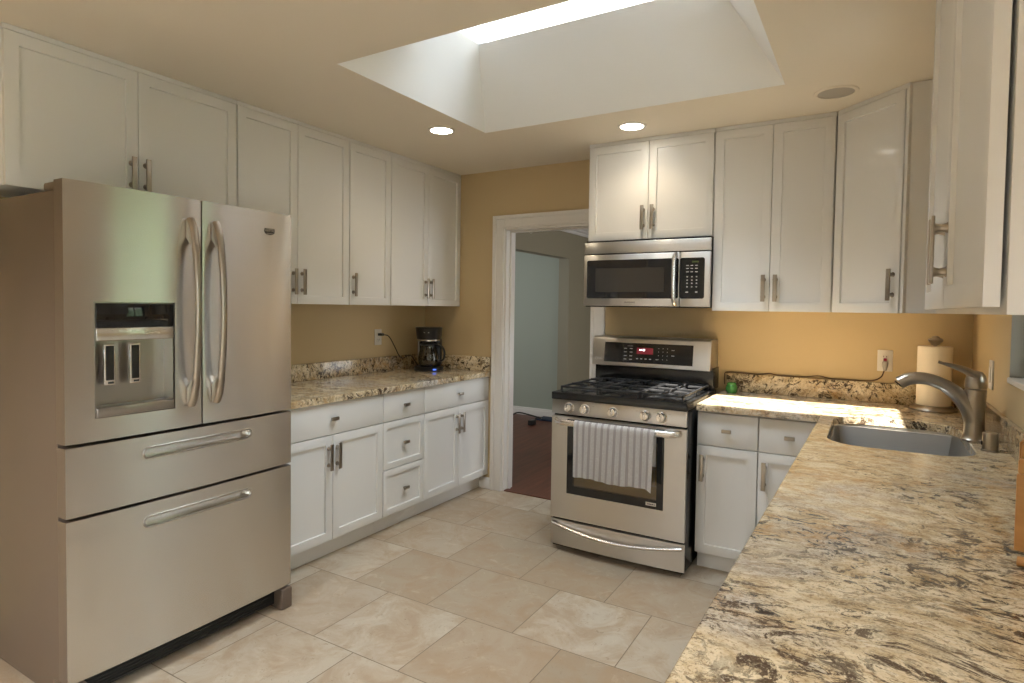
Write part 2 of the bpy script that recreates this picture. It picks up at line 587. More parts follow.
# door casing and jambs
bm = new()
cw = .092
for x0, x1 in ((dx0-cw, dx0+.004), (dx1-.004, dx1+cw)):
    inner = x1 if x0 < dx0 else x0
    bx(bm, (x0, -.018, 0), (x1, -.0005, dz+cw), .003)
    o0 = x0 if x0 < dx0 else x1
    s = 1 if x0 < dx0 else -1
    bx(bm, (o0, -.026, 0), (o0+s*.030, -.018, dz+cw), .003)
    bx(bm, (inner-s*.018, -.022, 0), (inner-s*.008, -.018, dz), .0015)
bx(bm, (dx0+.0045, -.018, dz-.004), (dx1-.0045, -.0005, dz+cw), .003)
bx(bm, (dx0-cw+.0305, -.026, dz+cw-.030), (dx1+cw-.0305, -.018, dz+cw), .003)
bx(bm, (dx0, -.022, dz+.008), (dx1, -.018, dz+.018), .0015)
bx(bm, (dx0+.0005, 0, 0), (dx0+.018, .13, dz-.0005)); bx(bm, (dx1-.018, 0, 0), (dx1-.0005, .13, dz-.0005)); bx(bm, (dx0+.018, 0, dz-.018), (dx1-.018, .13, dz-.0005))
bx(bm, (dx0+.018, .05, 0), (dx0+.03, .085, dz-.018), .001); bx(bm, (dx0+.018, .05, dz-.03), (dx1-.018, .085, dz-.018), .001)
struct('trim_1', bm, 'trim', smooth=True)
bm = new(); bx(bm, (.56, -.014, 0), (dx0-cw-.001, -.0005, .085), .003); bx(bm, (.56, -.020, 0), (dx0-cw-.001, -.014, .06), .003); struct('baseboard_back', bm, 'trim', smooth=True)
# hall beyond the door
bm = new(); bx(bm, (-3.2, 2.96, 0), (-.2405, 3.06, ZC)); struct('wall_hall', bm, 'sage')
hx = -.10
bm = new()
bx(bm, (hx-.14, 2.93, 0), (hx, 4.2, ZC)); bx(bm, (hx-.14, .9, 2.01), (hx, 2.93, ZC)); bx(bm, (hx-.14, .121, 0), (hx, .9, ZC))
struct('wall_hall_side', bm, 'olive')
bm = new(); bx(bm, (hx, 4.1, 0), (3.7, 4.2, ZC)); bx(bm, (3.6, .13, 0), (3.7, .9, ZC)); bx(bm, (3.6, .9, 0), (3.7, 3.4, ZC)); bx(bm, (3.6, 3.4, 0), (3.7, 4.1, ZC)); bx(bm, (-3.2, .13, 0), (-3.1, 2.95, ZC)); bx(bm, (-3.2, .13, 0), (hx-.15, .2, .9)); bx(bm, (-3.2, .13, 2.1), (hx-.15, .2, ZC)); bx(bm, (-3.2, .13, .9), (hx-.15, .2, 2.1)); struct('wall_hall_far', bm, 'olive')
bm = new(); bx(bm, (-3.2, .125, ZC), (3.7, 4.2, ZC+.04)); struct('ceiling_hall', bm, 'ceil')
bm = new(); bx(bm, (-3.0, 2.945, 0), (hx-.145, 2.9595, .10), .003); bx(bm, (-3.0, 2.938, 0), (hx-.145, 2.945, .075), .003); struct('baseboard_hall', bm, 'trim')
bm = new()
prism(bm, [(hx+.0005, 2.0), (hx+.03, 2.0), (hx+.03, 2.01), (hx+.0005, 2.01)], 2.0, 2.001)
bm.clear()
for w, z0, z1 in ((.085, ZC-.03, ZC-.001), (.055, ZC-.06, ZC-.03), (.025, ZC-.10, ZC-.06)):
    bx(bm, (hx+.0005, .14, z0), (hx+w, 4.09, z1), .006)
struct('trim_3', bm, 'trim', smooth=True)
bm = new(); bx(bm, (dx0+.019, .0, .0005), (dx1-.019, .06, .008), .003); struct('trim_4', bm, 'hwood')
def hall_light(name, loc, d, sx, sy, e, c):
    l = bpy.data.lights.new(name, 'AREA')
    l.shape = 'RECTANGLE'; l.size, l.size_y = sx, sy
    l.energy = e; l.color = c
    o = bpy.data.objects.new(name, l); COL.objects.link(o)
    o.location = loc
    o.rotation_euler = Vector(d).to_track_quat('-Z', 'Y').to_euler()
hall_light('hall_fill_light', (3.58, 2.1, 1.2), (-1, 0, 0), 2.2, 1.8, 14, (.95, .98, 1))  # added fill light in front of a solid hall wall, no window there
hall_light('den_fill_light', (-1.8, .215, 1.5), (0, 1, -.1), 1.5, 1.1, 15, (.90, .97, 1))  # cool fill added for the sage wall; the wall behind it is closed

# ------------------------------------------------------------------ cabinet parts (local frame: x along the face, -y towards the room)
def shaker(bm, x0, x1, z0, z1, y=0, t=.020, stile=.064, rec=.010):
    """framed door with a sunk flat panel; front at y"""
    e = .0018
    fs = bx(bm, (x0, y, z0), (x1, y+t, z1))
    f = min(fs, key=lambda q: q.calc_center_median().y)
    bmesh.ops.bevel(bm, geom=list(f.edges), offset=e, segments=2, profile=.5, affect='EDGES')
    bm.faces.ensure_lookup_table()
    c = Vector(((x0+x1)/2, y, (z0+z1)/2))
    f = min(bm.faces, key=lambda q: (q.calc_center_median()-c).length)
    bmesh.ops.inset_region(bm, faces=[f], thickness=stile, depth=0)
    bmesh.ops.inset_region(bm, faces=[f], thickness=.0025, depth=-rec)
def flat_front(bm, x0, x1, z0, z1, y=0, t=.020):
    bx(bm, (x0, y, z0), (x1, y+t, z1), .0022)
def bar_pull(x, z, L=.145, horizontal=False, wbar=.021, out=.030, y=0):
    bm = new()
    h = L/2
    if horizontal:
        bx(bm, (x-h, y-out, z-wbar/2), (x+h, y-out+.007, z+wbar/2), .0018)
        for s in (-1, 1):
            bx(bm, (x+s*(h-.02)-.006, y-out+.006, z-.006), (x+s*(h-.02)+.006, y, z+.006), .0015)
    else:
        bx(bm, (x-wbar/2, y-out, z-h), (x+wbar/2, y-out+.007, z+h), .0018)
        for s in (-1, 1):
            lathe(bm, [(.0, y), (.012, y), (.0095, y-.005), (.0075, y-.012), (.0085, y-.018), (.012, y-out+.0055), (0, y-out+.0055)], (x, 0, z+s*(h-.026)), 14, 'y')
    return bm
def knob_pull(x, z, y=0):
    bm = new()
    bx(bm, (x-.024, y-.026, z-.0095), (x+.024, y-.014, z+.0095), .0025)
    bx(bm, (x-.012, y-.015, z-.006), (x+.012, y, z+.006), .002)
    return bm
def add_door(t, x0, x1, z0, z1, hx=None, hz=None, y=0, L=.145):
    bm = new(); shaker(bm, x0, x1, z0, z1, y)
    d = obj('door', bm, 'cab', t)
    if hx is not None:
        obj('handle', bar_pull(hx, hz, L, y=y), 'nickel', d)
    return d
def add_drawer(t, x0, x1, z0, z1, slab=True, knob=True, y=0):
    bm = new()
    if slab:
        flat_front(bm, x0, x1, z0, z1, y)
    else:
        shaker(bm, x0, x1, z0, z1, y, stile=.05)
    d = obj('drawer', bm, 'cab', t)
    if knob:
        obj('knob', knob_pull((x0+x1)/2, (z0+z1)/2, y), 'nickel', d)
    return d
def wall_cabinet(label, loc, rz, w, depth, z0, z1, doors, hs, group, gap=.0015, drop=-.001):
    """doors: list of (x0, x1); hs: handle side per door, -1 left, 1 right"""
    t = thing('wall_cabinet', label, 'cabinet', loc, rz, group)
    bm = new()
    bx(bm, (0, .020+gap, z0-drop), (w, depth, z1), .001)
    bx(bm, (0, .004, z1-.020), (w, .020+gap, z1), .001)
    obj('carcass', bm, 'cab', t)
    for (a, b), s in zip(doors, hs):
        hxx = a+.030 if s < 0 else b-.030
        add_door(t, a+.0015, b-.0015, z0, z1-.023, hxx, z0+.125)
    return t
UZ = 1.395
g = 'white wall cabinets with brushed pulls'
Lf = .35
wall_cabinet('white two-door wall cabinet directly above the refrigerator', (Lf, -2.90, 0), pi/2, .958, Lf-.001, 1.822, ZC-.001, [(0.002, .479), (.479, .956)], (1, -1), g)
wall_cabinet('white two-door wall cabinet just past the refrigerator, its left door half hidden by it', (Lf, -1.940, 0), pi/2, .766, Lf-.001, UZ, ZC-.001, [(.002, .375), (.375, .764)], (1, -1), g)
wall_cabinet('white single-door wall cabinet between two double ones on the left wall', (Lf, -1.172, 0), pi/2, .373, Lf-.001, UZ, ZC-.001, [(.002, .371)], (-1,), g)
wall_cabinet('white two-door wall cabinet above the coffee maker in the corner', (Lf, -.797, 0), pi/2, .795, Lf-.001, UZ, ZC-.001, [(.002, .397), (.397, .793)], (1, -1), g)
wall_cabinet('short white two-door wall cabinet above the microwave', (1.580, -.35, 0), 0, .764, .349, 1.815, ZC-.001, [(.002, .385), (.385, .762)], (1, -1), g)
wall_cabinet('tall white two-door wall cabinet right of the microwave', (2.346, -.35, 0), 0, .602, .349, 1.390, ZC-.001, [(.002, .303), (.303, .600)], (1, -1), g)
# diagonal corner cabinet
cx0, cy0 = 2.950, -.352
t = thing('wall_cabinet', 'white corner wall cabinet with one angled door beside the paper towels', 'cabinet', (cx0, cy0, 0), -pi/4, g)
bm = new()
q = cos(pi/4)
def loc45(x, y):
    dx, dy = x-cx0, y-cy0
    return (dx*q-dy*q, dx*q+dy*q)
dl = .418
ex, ey = cx0+dl*q, cy0-dl*q
foot = [loc45(x, y) for x, y in ((cx0, -.001), (XR-.001, -.001), (XR-.001, ey), (ex+.012, ey), (cx0, cy0+.012))]
foot = [foot[0], foot[1], foot[2], (dl-.004, .0215), (.004, .0215)]
prism(bm, foot[::-1], 1.391, ZC-.001)
bx(bm, (.004, .004, ZC-.021), (dl-.004, .0215, ZC-.001))
bx(bm, (dl-.018, .004, 1.391), (dl-.002, .0215, ZC-.021), .002)
obj('carcass', bm, 'cab', t, smooth=False)
add_door(t, .003, dl-.022, 1.390, ZC-.024, dl-.055, 1.39+.13)
# cabinet at the right edge, doors seen edge on
t = wall_cabinet('white wall cabinet at the right edge with doors seen nearly edge-on', (3.26, -1.74, 0), -pi/2, 1.064, XR-3.26-.001, 1.402, ZC-.001, [(.002, .532), (.532, 1.062)], (1, -1), g, gap=.007, drop=.011)

def base_cabinet(label, loc, rz, w, depth, fronts, toe=.075, zt=.866, zb=.108, group='white base cabinets', open_top=False):
    t = thing('base_cabinet', label, 'cabinet', loc, rz, group)
    bm = new()
    if open_top:
        for a, b in (((0, .0215, zb), (.018, depth, zt)), ((w-.018, .0215, zb), (w, depth, zt)), ((.018, .0215, zb), (w-.018, depth, zb+.018)), ((.018, .0215, zt-.09), (w-.018, .04, zt))):
            bx(bm, a, b)
    else:
        bx(bm, (0, .0215, zb), (w, depth, zt), .001)
    obj('carcass', bm, 'cab', t)
    bm = new(); bx(bm, (0, toe, .001), (w, toe+.018, zb-.0005)); obj('toe_kick', bm, 'cab', t)
    for f in fronts:
        if f[0] == 'door':
            _, a, b, z0, z1, s = f
            hxx = a+.030 if s < 0 else b-.030
            add_door(t, a+.0015, b-.0015, z0, z1, hxx, z1-.115, L=.142)
        else:
            _, a, b, z0, z1, sl = f
            add_drawer(t, a+.0015, b-.0015, z0, z1, sl)
    return t
Bf = .63
base_cabinet('white base cabinet with one drawer over two doors beside the refrigerator', (Bf, -1.957, 0), pi/2, .791, Bf-.001,
             [('drawer', .001, .790, .690, .862, True), ('door', .001, .396, .112, .685, 1), ('door', .396, .790, .112, .685, -1)])
base_cabinet('narrow white base cabinet with a stack of three drawers', (Bf, -1.165, 0), pi/2, .388, Bf-.001,
             [('drawer', .001, .387, .690, .862, True), ('drawer', .001, .387, .396, .685, False), ('drawer', .001, .387, .112, .391, False)])
base_cabinet('white base cabinet with one drawer over two doors under the coffee maker', (Bf, -.776, 0), pi/2, .774, Bf-.001,
             [('drawer', .001, .773, .690, .862, True), ('door', .001, .388, .112, .685, 1), ('door', .388, .773, .112, .685, -1)])
base_cabinet('white base cabinet with one drawer and one door right against the stove', (2.350, -.63, 0), 0, .305, .629,
             [('drawer', .001, .304, .682, .852, True), ('door', .001, .304, .105, .677, -1)], zt=.858, zb=.10)
base_cabinet('white base cabinet in the corner partly hidden by the sink countertop', (2.656, -.63, 0), 0, .290, .629,
             [('drawer', .001, .289, .682, .852, True), ('door', .001, .289, .105, .677, -1)], zt=.858, zb=.10)
# run below the sink counter (fronts face the kitchen)
for k, (y, w, lab) in enumerate(((-.634, .72, 'white two-door base cabinet below the sink'), (-1.356, .68, 'white base cabinet in the peninsula run next to the sink cabinet'), (-2.038, .68, 'white base cabinet in the peninsula run below the wooden rack'), (-2.720, .64, 'white base cabinet at the near end of the peninsula run'))):
    base_cabinet(lab, (2.955, y, 0), -pi/2, w, XR-2.955-.001,
                 ([('drawer', .001, w-.001, .682, .852, True)] if k else []) +
                 [('door', .001, w/2, .105, .677 if k else .852, 1), ('door', w/2, w-.001, .105, .677 if k else .852, -1)], zt=.858, zb=.10, open_top=(k < 2))

# ------------------------------------------------------------------ countertops
def counter_mesh(poly, z0, z1, hole=None, bev=.004):
    bm = new()
    loops = [poly]+([hole] if hole else [])
    edges = []
    for lp in loops:
        vs = [bm.verts.new((x, y, z1)) for x, y in lp]
        for i in range(len(vs)):
            edges.append(bm.edges.new((vs[i], vs[(i+1) % len(vs)])))
    bmesh.ops.triangle_fill(bm, use_beauty=True, use_dissolve=False, edges=edges)
    bmesh.ops.recalc_face_normals(bm, faces=bm.faces)
    top = list(bm.faces)
    if top[0].normal.z < 0:
        for f in top:
            f.normal_flip()
    ext = bmesh.ops.extrude_face_region(bm, geom=top)
    nv = [v for v in ext['geom'] if isinstance(v, bmesh.types.BMVert)]
    bmesh.ops.translate(bm, verts=nv, vec=(0, 0, z0-z1))
    bmesh.ops.recalc_face_normals(bm, faces=bm.faces)
    if bev:
        es = [e for e in bm.edges if len(e.link_faces) == 2 and all(abs(v.co.z-z1) < 1e-5 for v in e.verts) and any(abs(f.normal.z) < .5 for f in e.link_faces)]
        bmesh.ops.bevel(bm, geom=es, offset=bev, segments=3, profile=.5, affect='EDGES')
    return bm
ZL = .903
c = obj('countertop', counter_mesh([(.001, -2.0), (.648, -2.0), (.648, -.001), (.001, -.001)], ZL-.036, ZL), 'granite', smooth=False)
tag(c, 'speckled granite countertop carrying the coffee maker', 'countertop')
bm = new(); bx(bm, (.001, -2.0, ZL+.0005), (.022, -.001, ZL+.108), .002); obj('backsplash', bm, 'splash', c)
bm = new(); bx(bm, (.0225, -.022, ZL+.0005), (.646, -.001, ZL+.108), .002); obj('backsplash', bm, 'splash', c)
ZR = .900
def rrect(x0, x1, y0, y1, r, n=8):
    pts = []
    for cx, cy, a in ((x1-r, y1-r, 0), (x0+r, y1-r, pi/2), (x0+r, y0+r, pi), (x1-r, y0+r, 1.5*pi)):
        for i in range(n+1):
            b = a+pi/2*i/n
            pts.append((cx+r*cos(b), cy+r*sin(b)))
    return pts
SK = (2.992, 3.462, -1.325, -.592)
hole = rrect(*SK, .13)
c = obj('countertop', counter_mesh([(2.351, -.001), (XR-.001, -.001), (XR-.001, -3.42), (2.900, -3.42), (2.934, -.655), (2.351, -.655)], ZR-.036, ZR, hole), 'granite', smooth=False)
tag(c, 'long L-shaped veined granite countertop holding the sink', 'countertop')
bm = new(); bx(bm, (2.375, -.022, ZR+.0005), (XR-.0225, -.001, ZR+.108), .002); obj('backsplash', bm, 'splash', c)
bm = new(); bx(bm, (XR-.022, -3.42, ZR+.0005), (XR-.001, -.001, ZR+.105), .002); obj('backsplash', bm, 'splash', c)

# ------------------------------------------------------------------ sink, faucet
t = thing('sink', 'stainless undermount sink set in the granite countertop', 'sink', ((SK[0]+SK[1])/2, (SK[2]+SK[3])/2, ZR-.037))
mx, my = (SK[0]+SK[1])/2, (SK[2]+SK[3])/2
bm = new()
levels = [(.022, .13, -.0005), (.004, .13, -.0005), (.003, .13, -.003), (-.006, .13, -.09), (-.016, .13, -.155), (-.032, .12, -.182), (-.055, .11, -.194), (-.095, .09, -.198)]
rings = []
for off, r, z in levels:
    rings.append([bm.verts.new((x-mx, y-my, z)) for x, y in rrect(SK[0]-off, SK[1]+off, SK[2]-off, SK[3]+off, max(.02, r+off))])
for A, B in zip(rings, rings[1:]):
    for i in range(len(A)):
        j = (i+1) % len(A)
        bm.faces.new((A[i], A[j], B[j], B[i]))
bm.faces.new(rings[-1])
obj('basin', bm, 'sink', t)
bm = new(); lathe(bm, [(0, -.196), (.030, -.196), (.032, -.1935), (.044, -.1935), (.046, -.197)], (0, .0, 0)); obj('drain', bm, 'bright', t)

t = thing('faucet', 'brushed steel single-lever pull-out faucet arching over the sink', 'faucet', (3.484, -.95, ZR))
bm = new()
lathe(bm, [(0, .0005), (.043, .0005), (.043, .006), (.038, .012), (.035, .03), (.033, .08), (.0325, .13), (.034, .165), (.0355, .195), (.034, .200), (0, .200)], n=36)
obj('body', bm, 'nickel', t)
bm = new()
path = smoothpath([(.000, 0, .075), (-.020, 0, .125), (-.060, 0, .178), (-.110, 0, .213), (-.165, 0, .230), (-.215, 0, .226), (-.250, 0, .206)], 7)
N = len(path)
rr = [.034-.010*min(1, i/(N*.5))+.004*max(0, (i/N-.6)) for i in range(N)]
tube(bm, path, rr, 18, hint=(0, 1, 0))
sp = obj('spout', bm, 'nickel', t)
bm = new(); lathe(bm, [(0, 0), (.018, 0), (.016, -.004), (0, -.004)], (0, 0, 0), 20); d = obj('spray_face', bm, 'dark', sp, loc=(-.2515, 0, .2035)); d.rotation_euler = (0, R(42), 0)
bm = new()
lathe(bm, [(0, .2035), (.0345, .2035), (.036, .212), (.035, .235), (.030, .255), (.019, .268), (0, .272)], n=32)
tube(bm, smoothpath([(.004, 0, .246), (-.028, 0, .268), (-.065, 0, .283), (-.105, 0, .294), (-.122, 0, .300)], 6), [.030-.0205*min(1, i/18) for i in range(25)], 14, (1.25, .62), hint=(0, 0, 1))
obj('lever', bm, 'nickel', t)
t = thing('air_gap', 'short brushed steel cylinder cap on the counter beside the faucet', 'sink air gap', (3.508, -1.140, ZR))
bm = new(); lathe(bm, [(0, .0005), (.027, .0005), (.027, .005), (.024, .007), (.0235, .062), (.021, .066), (0, .067)], n=30); obj('cap', bm, 'nickel', t)
bm = new(); bx(bm, (-.0265, -.008, .02), (-.022, .008, .034), .002); obj('outlet_slot', bm, 'dark', t)

# ------------------------------------------------------------------ refrigerator
FW = .905
t = thing('refrigerator', 'stainless french-door refrigerator with water dispenser and two freezer drawers', 'refrigerator', (.868, -2.927, 0), pi/2)
def curve(x):
    u = (x-FW/2)/(FW/2)
    return .008*u*u
def dish(x, xa, xb):
    """each front bows out a little across its own width"""
    u = (x-(xa+xb)/2)/((xb-xa)/2)
    return curve(x)+.004*u**4
def front_panel(x0, x1, z0, z1, cut=None, th=.065, kind='slot', n=22, yb=.075):
    """curved front with either a stadium slot (xa, xb, zc, r, depth) or a rectangular opening (xa, xb, za, zb, depth)"""
    bm = new()
    xs = [x0+(x1-x0)*i/n for i in range(n+1)]
    if cut and kind == 'slot':
        xa, xb, zc, r, dp = cut
        xs = [x for x in xs if x < xa-.004 or x > xb+.004 or xa+r < x < xb-r]
        for i in range(9):
            a = pi/2*i/8
            xs += [xa+r-r*cos(a), xb-r+r*cos(a)]
    elif cut:
        xs = [x for x in xs if abs(x-cut[0]) > .004 and abs(x-cut[1]) > .004]+[cut[0], cut[1]]
    xs = sorted(set(round(x, 6) for x in xs))
    def hh(x):
        if x <= xa or x >= xb:
            return 0
        e = min(x-xa, xb-x)
        return r if e >= r else math.sqrt(max(0, r*r-(r-e)**2))
    V = {}
    def v(x, z, y=None):
        k = (round(x, 5), round(z, 5), None if y is None else round(y, 5))
        if k not in V:
            V[k] = bm.verts.new((x, dish(x, x0, x1) if y is None else y, z))
        return V[k]
    def q(*p):
        p2 = []
        for a in p:
            if a not in p2:
                p2.append(a)
        if len(p2) > 2:
            bm.faces.new(p2)
    for a, b in zip(xs, xs[1:]):
        if not cut:
            q(v(a, z0), v(b, z0), v(b, z1), v(a, z1)); continue
        if kind == 'slot':
            ha, hb = hh(a), hh(b)
            if ha == 0 and hb == 0:
                q(v(a, z0), v(b, z0), v(b, zc), v(a, zc)); q(v(a, zc), v(b, zc), v(b, z1), v(a, z1))
            else:
                q(v(a, z0), v(b, z0), v(b, zc-hb), v(a, zc-ha)); q(v(a, zc+ha), v(b, zc+hb), v(b, z1), v(a, z1))
                ya, yb_ = dish(a, x0, x1)+dp, dish(b, x0, x1)+dp
                q(v(a, zc-ha), v(b, zc-hb), v(b, zc-hb, yb_), v(a, zc-ha, ya))
                q(v(a, zc+ha), v(a, zc+ha, ya), v(b, zc+hb, yb_), v(b, zc+hb))
                q(v(a, zc-ha, ya), v(b, zc-hb, yb_), v(b, zc+hb, yb_), v(a, zc+ha, ya))
        else:
            xa, xb, za, zb, dp = cut
            if a >= xa-1e-5 and b <= xb+1e-5:
                q(v(a, z0), v(b, z0), v(b, za), v(a, za)); q(v(a, zb), v(b, zb), v(b, z1), v(a, z1))
            else:
                q(v(a, z0), v(b, z0), v(b, za), v(a, za)); q(v(a, za), v(b, za), v(b, zb), v(a, zb)); q(v(a, zb), v(b, zb), v(b, z1), v(a, z1))
    e = [ed for ed in bm.edges if len(ed.link_faces) == 1]
    # outer border goes back to yb
    outer = [ed for ed in e if all(abs(p.co.x-x0) < 1e-5 or abs(p.co.x-x1) < 1e-5 or abs(p.co.z-z0) < 1e-5 or abs(p.co.z-z1) < 1e-5 for p in ed.verts)]
    r_ = bmesh.ops.extrude_edge_only(bm, edges=outer)
    for p in r_['geom']:
        if isinstance(p, bmesh.types.BMVert):
            p.co.y = yb-.004
        elif isinstance(p, bmesh.types.BMFace):
            p.material_index = 1
    return bm
bm = new(); bx(bm, (.006, .0755, .035), (FW-.006, .80, 1.762), .004); bx(bm, (.02, .085, .012), (FW-.02, .80, .035)); obj('cabinet_body', bm, 'fside', t)
bm = new(); bx(bm, (.03, .055, .02), (FW-.03, .084, .098), .003)
for i in range(6):
    bx(bm, (.08, .050, .03+i*.011), (FW-.08, .055, .034+i*.011))
obj('toe_grille', bm, 'dark', t)
mid = FW*.521
dz0, dz1 = .915, 1.792
# left door with dispenser opening
dx_, dX_, dzz, dzZ = .088, .362, .992, 1.392
d = obj('door', front_panel(.0015, mid-.003, dz0, dz1, (dx_, dX_, dzz, dzZ, .06), kind='rect'), ['fridge', 'fside'], t)
yd = dish(.225, .0015, mid)
bm = new()
fr = [(dx_-.004, dzz-.004), (dX_+.004, dzz-.004), (dX_+.004, dzZ+.004), (dx_-.004, dzZ+.004)]
bx(bm, (dx_-.003, yd+.004, dzz), (dx_+.004, yd+.07, dzZ)); bx(bm, (dX_-.004, yd+.0045, dzz), (dX_+.003, yd+.07, dzZ))
bx(bm, (dx_+.004, yd+.066, dzz), (dX_-.004, yd+.07, dzZ)); bx(bm, (dx_, yd+.0045, dzZ-.004), (dX_, yd+.07, dzZ))
bx(bm, (dx_, yd+.0045, dzz), (dX_, yd+.07, dzz+.004))
disp = obj('dispenser', bm, 'steelh', d)
bm = new(); bx(bm, (dx_+.0045, yd-.002, 1.303), (dX_-.0045, yd+.02, dzZ-.005), .003); obj('display', bm, 'bglass', disp)
bm = new(); bx(bm, (dx_+.0045, yd-.003, 1.258), (dX_-.0045, yd+.05, 1.302), .003); obj('button_strip', bm, 'bright', disp)
bm = new()
for i, wd in enumerate((.006, .016, .010, .014, .010, .012, .020, .008, .016)):
    x = dx_+.055+i*.021
    bx(bm, (x, yd-.0036, 1.2915), (x+wd, yd-.0028, 1.2935))
for i in range(5):
    x = dx_+.165+i*.011
    bx(bm, (x, yd-.0036, 1.279+.003*(i % 2)), (x+.008, yd-.0028, 1.282+.003*(i % 2)))
obj('key_print', bm, 'grey', disp)
bm = new(); bx(bm, (dx_+.0045, yd-.004, dzz+.0045), (dX_-.0045, yd+.065, dzz+.036), .004); obj('drip_tray', bm, 'steelh', disp)
for k, x in enumerate((.145, .230)):
    bm = new(); bx(bm, (x-.019, yd+.020, 1.100), (x+.019, yd+.034, 1.245), .004); p = obj('paddle', bm, 'bright', disp)
    bm = new(); bx(bm, (x-.013, yd+.018, 1.118), (x+.013, yd+.021, 1.238), .001); obj('paddle_pad', bm, 'plastic', p)
    bm = new(); bx(bm, (x-.006, yd+.0185, 1.106), (x+.012, yd+.0205, 1.112)); obj('paddle_mark', bm, 'dark', p)
d2 = obj('door', front_panel(mid+.003, FW-.0015, dz0, dz1, n=14), ['fridge', 'fside'], t)
def fridge_handle(x, par):
    y0 = dish(x, 0, mid) if x < mid else dish(x, mid, FW)
    z0, z1 = .998, 1.712
    pts, rad, fl = [], [], []
    for i in range(29):
        s = i/28
        z = z0+(z1-z0)*s
        bow = sin(pi*s)**.55
        pts.append((x, y0-.010-.052*bow, z))
        w = .0165-.0035*sin(pi*s)
        rad.append(w)
        fl.append((1.0, .72))
    bm = new()
    tube(bm, pts, rad, 14, fl, hint=(0, 1, 0))
    for za, zb in ((z0, z0+.085), (z1-.085, z1)):
        s = 1 if za == z0 else -1
        zz = z0 if s > 0 else z1
        prof = [(y0+.001, zz), (y0-.017, zz), (y0-.040, zz+s*.05), (y0-.052, zz+s*.10), (y0-.028, zz+s*.10), (y0+.001, zz+s*.07)]
        a = [bm.verts.new((x-.0145, y, z)) for y, z in prof]
        b = [bm.verts.new((x+.0145, y, z)) for y, z in prof]
        fs = [bm.faces.new(a), bm.faces.new(b[::-1])]
        for i in range(6):
            j = (i+1) % 6
            fs.append(bm.faces.new((a[i], a[j], b[j], b[i])))
        bmesh.ops.bevel(bm, geom=list({e for f in fs for e in f.edges}), offset=.005, segments=2, profile=.5, affect='EDGES')
    obj('handle', bm, 'nickel', par)
fridge_handle(mid-.052, d)
fridge_handle(mid+.052, d2)
# shield badge on the right door
yb_ = dish(.783, mid, FW)
bm = new()
sh = [(-.024, .012), (.024, .012), (.026, -.002), (.018, -.012), (0, -.016), (-.018, -.012), (-.026, -.002)]
vsA = [bm.verts.new((.783+x, yb_-.003, 1.708+z)) for x, z in sh]; vsB = [bm.verts.new((.783+x, yb_+.002, 1.708+z)) for x, z in sh]
bm.faces.new(vsA)
for i in range(7):
    bm.faces.new((vsA[i], vsA[(i+1) % 7], vsB[(i+1) % 7], vsB[i]))
bdg = obj('badge', bm, 'plastic', d2)
lettering('badge_lettering', 'MAYTAG', .0125, (.783, yb_-.0035, 1.7095), (pi/2, 0, 0), 'bright', bdg)
bm = new(); bx(bm, (.766, yb_-.0038, 1.6975), (.800, yb_-.003, 1.6995)); bx(bm, (.761, yb_-.0038, 1.716), (.805, yb_-.003, 1.7178)); obj('badge_line', bm, 'bright', bdg)
for z0, z1, zc in ((.668, .903, .842), (.105, .656, .587)):
    dr = obj('drawer', front_panel(.0015, FW-.0015, z0, z1, (.245, .690, zc, .019, .032)), ['fridge', 'fside'], t)
    bm = new()
    xa, xb, r = .245, .690, .019
    ring = []
    for i in range(13):
        a = pi/2+pi*i/12
        ring.append((xa+r+r*cos(a), zc+r*sin(a)))
    ring += [(xa+r+(xb-xa-2*r)*k/8, zc-r) for k in range(1, 8)]
    for i in range(13):
        a = -pi/2+pi*i/12
        ring.append((xb-r+r*cos(a), zc+r*sin(a)))
    ring += [(xb-r-(xb-xa-2*r)*k/8, zc+r) for k in range(1, 8)]
    pts = [(x, dish(x, 0, FW)-.0005, z) for x, z in ring]
    tube(bm, pts+pts[:1], .0035, 8, hint=(0, 1, 0), caps=False)
    obj('handle_rim', bm, 'steelh', dr)
for x in (.03, FW-.03):
    bm = new(); prism(bm, [(x-.028, .0), (x+.028, .0), (x+.028, .12), (x-.028, .12)], .001, .095, bev=.006); obj('foot', bm, 'fside', t)
for x in (.045, FW-.045):
    bm = new(); bx(bm, (x-.035, .02, 1.7635), (x+.035, .17, 1.792), .008); obj('hinge_cover', bm, 'fside', t)

# ------------------------------------------------------------------ gas range
RW = .768
t = thing('gas_range', 'stainless freestanding gas range with black grates and a red display', 'stove', (1.567, -.770, 0))
bm = new(); bx(bm, (.004, .012, .02), (RW-.004, .74, .868), .003); obj('oven_body', bm, 'black', t)
# drawer
bm = new()
n = 20
def dcurve(u):
    return -.012*(1-(2*u-1)**2)
g_ = [[bm.verts.new((RW*i/n, dcurve(i/n)*(1 if z < .17 else 1), z)) for z in (.032, .145, .178)] for i in range(n+1)]
for i in range(n):
    for k in range(2):
        bm.faces.new((g_[i][k], g_[i+1][k], g_[i+1][k+1], g_[i][k+1]))
e = [ed for ed in bm.edges if len(ed.link_faces) == 1]
for p in bmesh.ops.extrude_edge_only(bm, edges=e)['geom']:
    if isinstance(p, bmesh.types.BMVert):
        p.co.y = .0115
dr = obj('drawer', bm, 'steel', t)
bm = new()
pts = [(.012+(RW-.024)*i/24, dcurve(i/24)-.006-.024*sin(pi*i/24)**.6, .158-.036*sin(pi*i/24)) for i in range(25)]
tube(bm, pts, .013, 12, (1.0, .75), hint=(0, 0, 1))
obj('handle', bm, 'bright', dr)
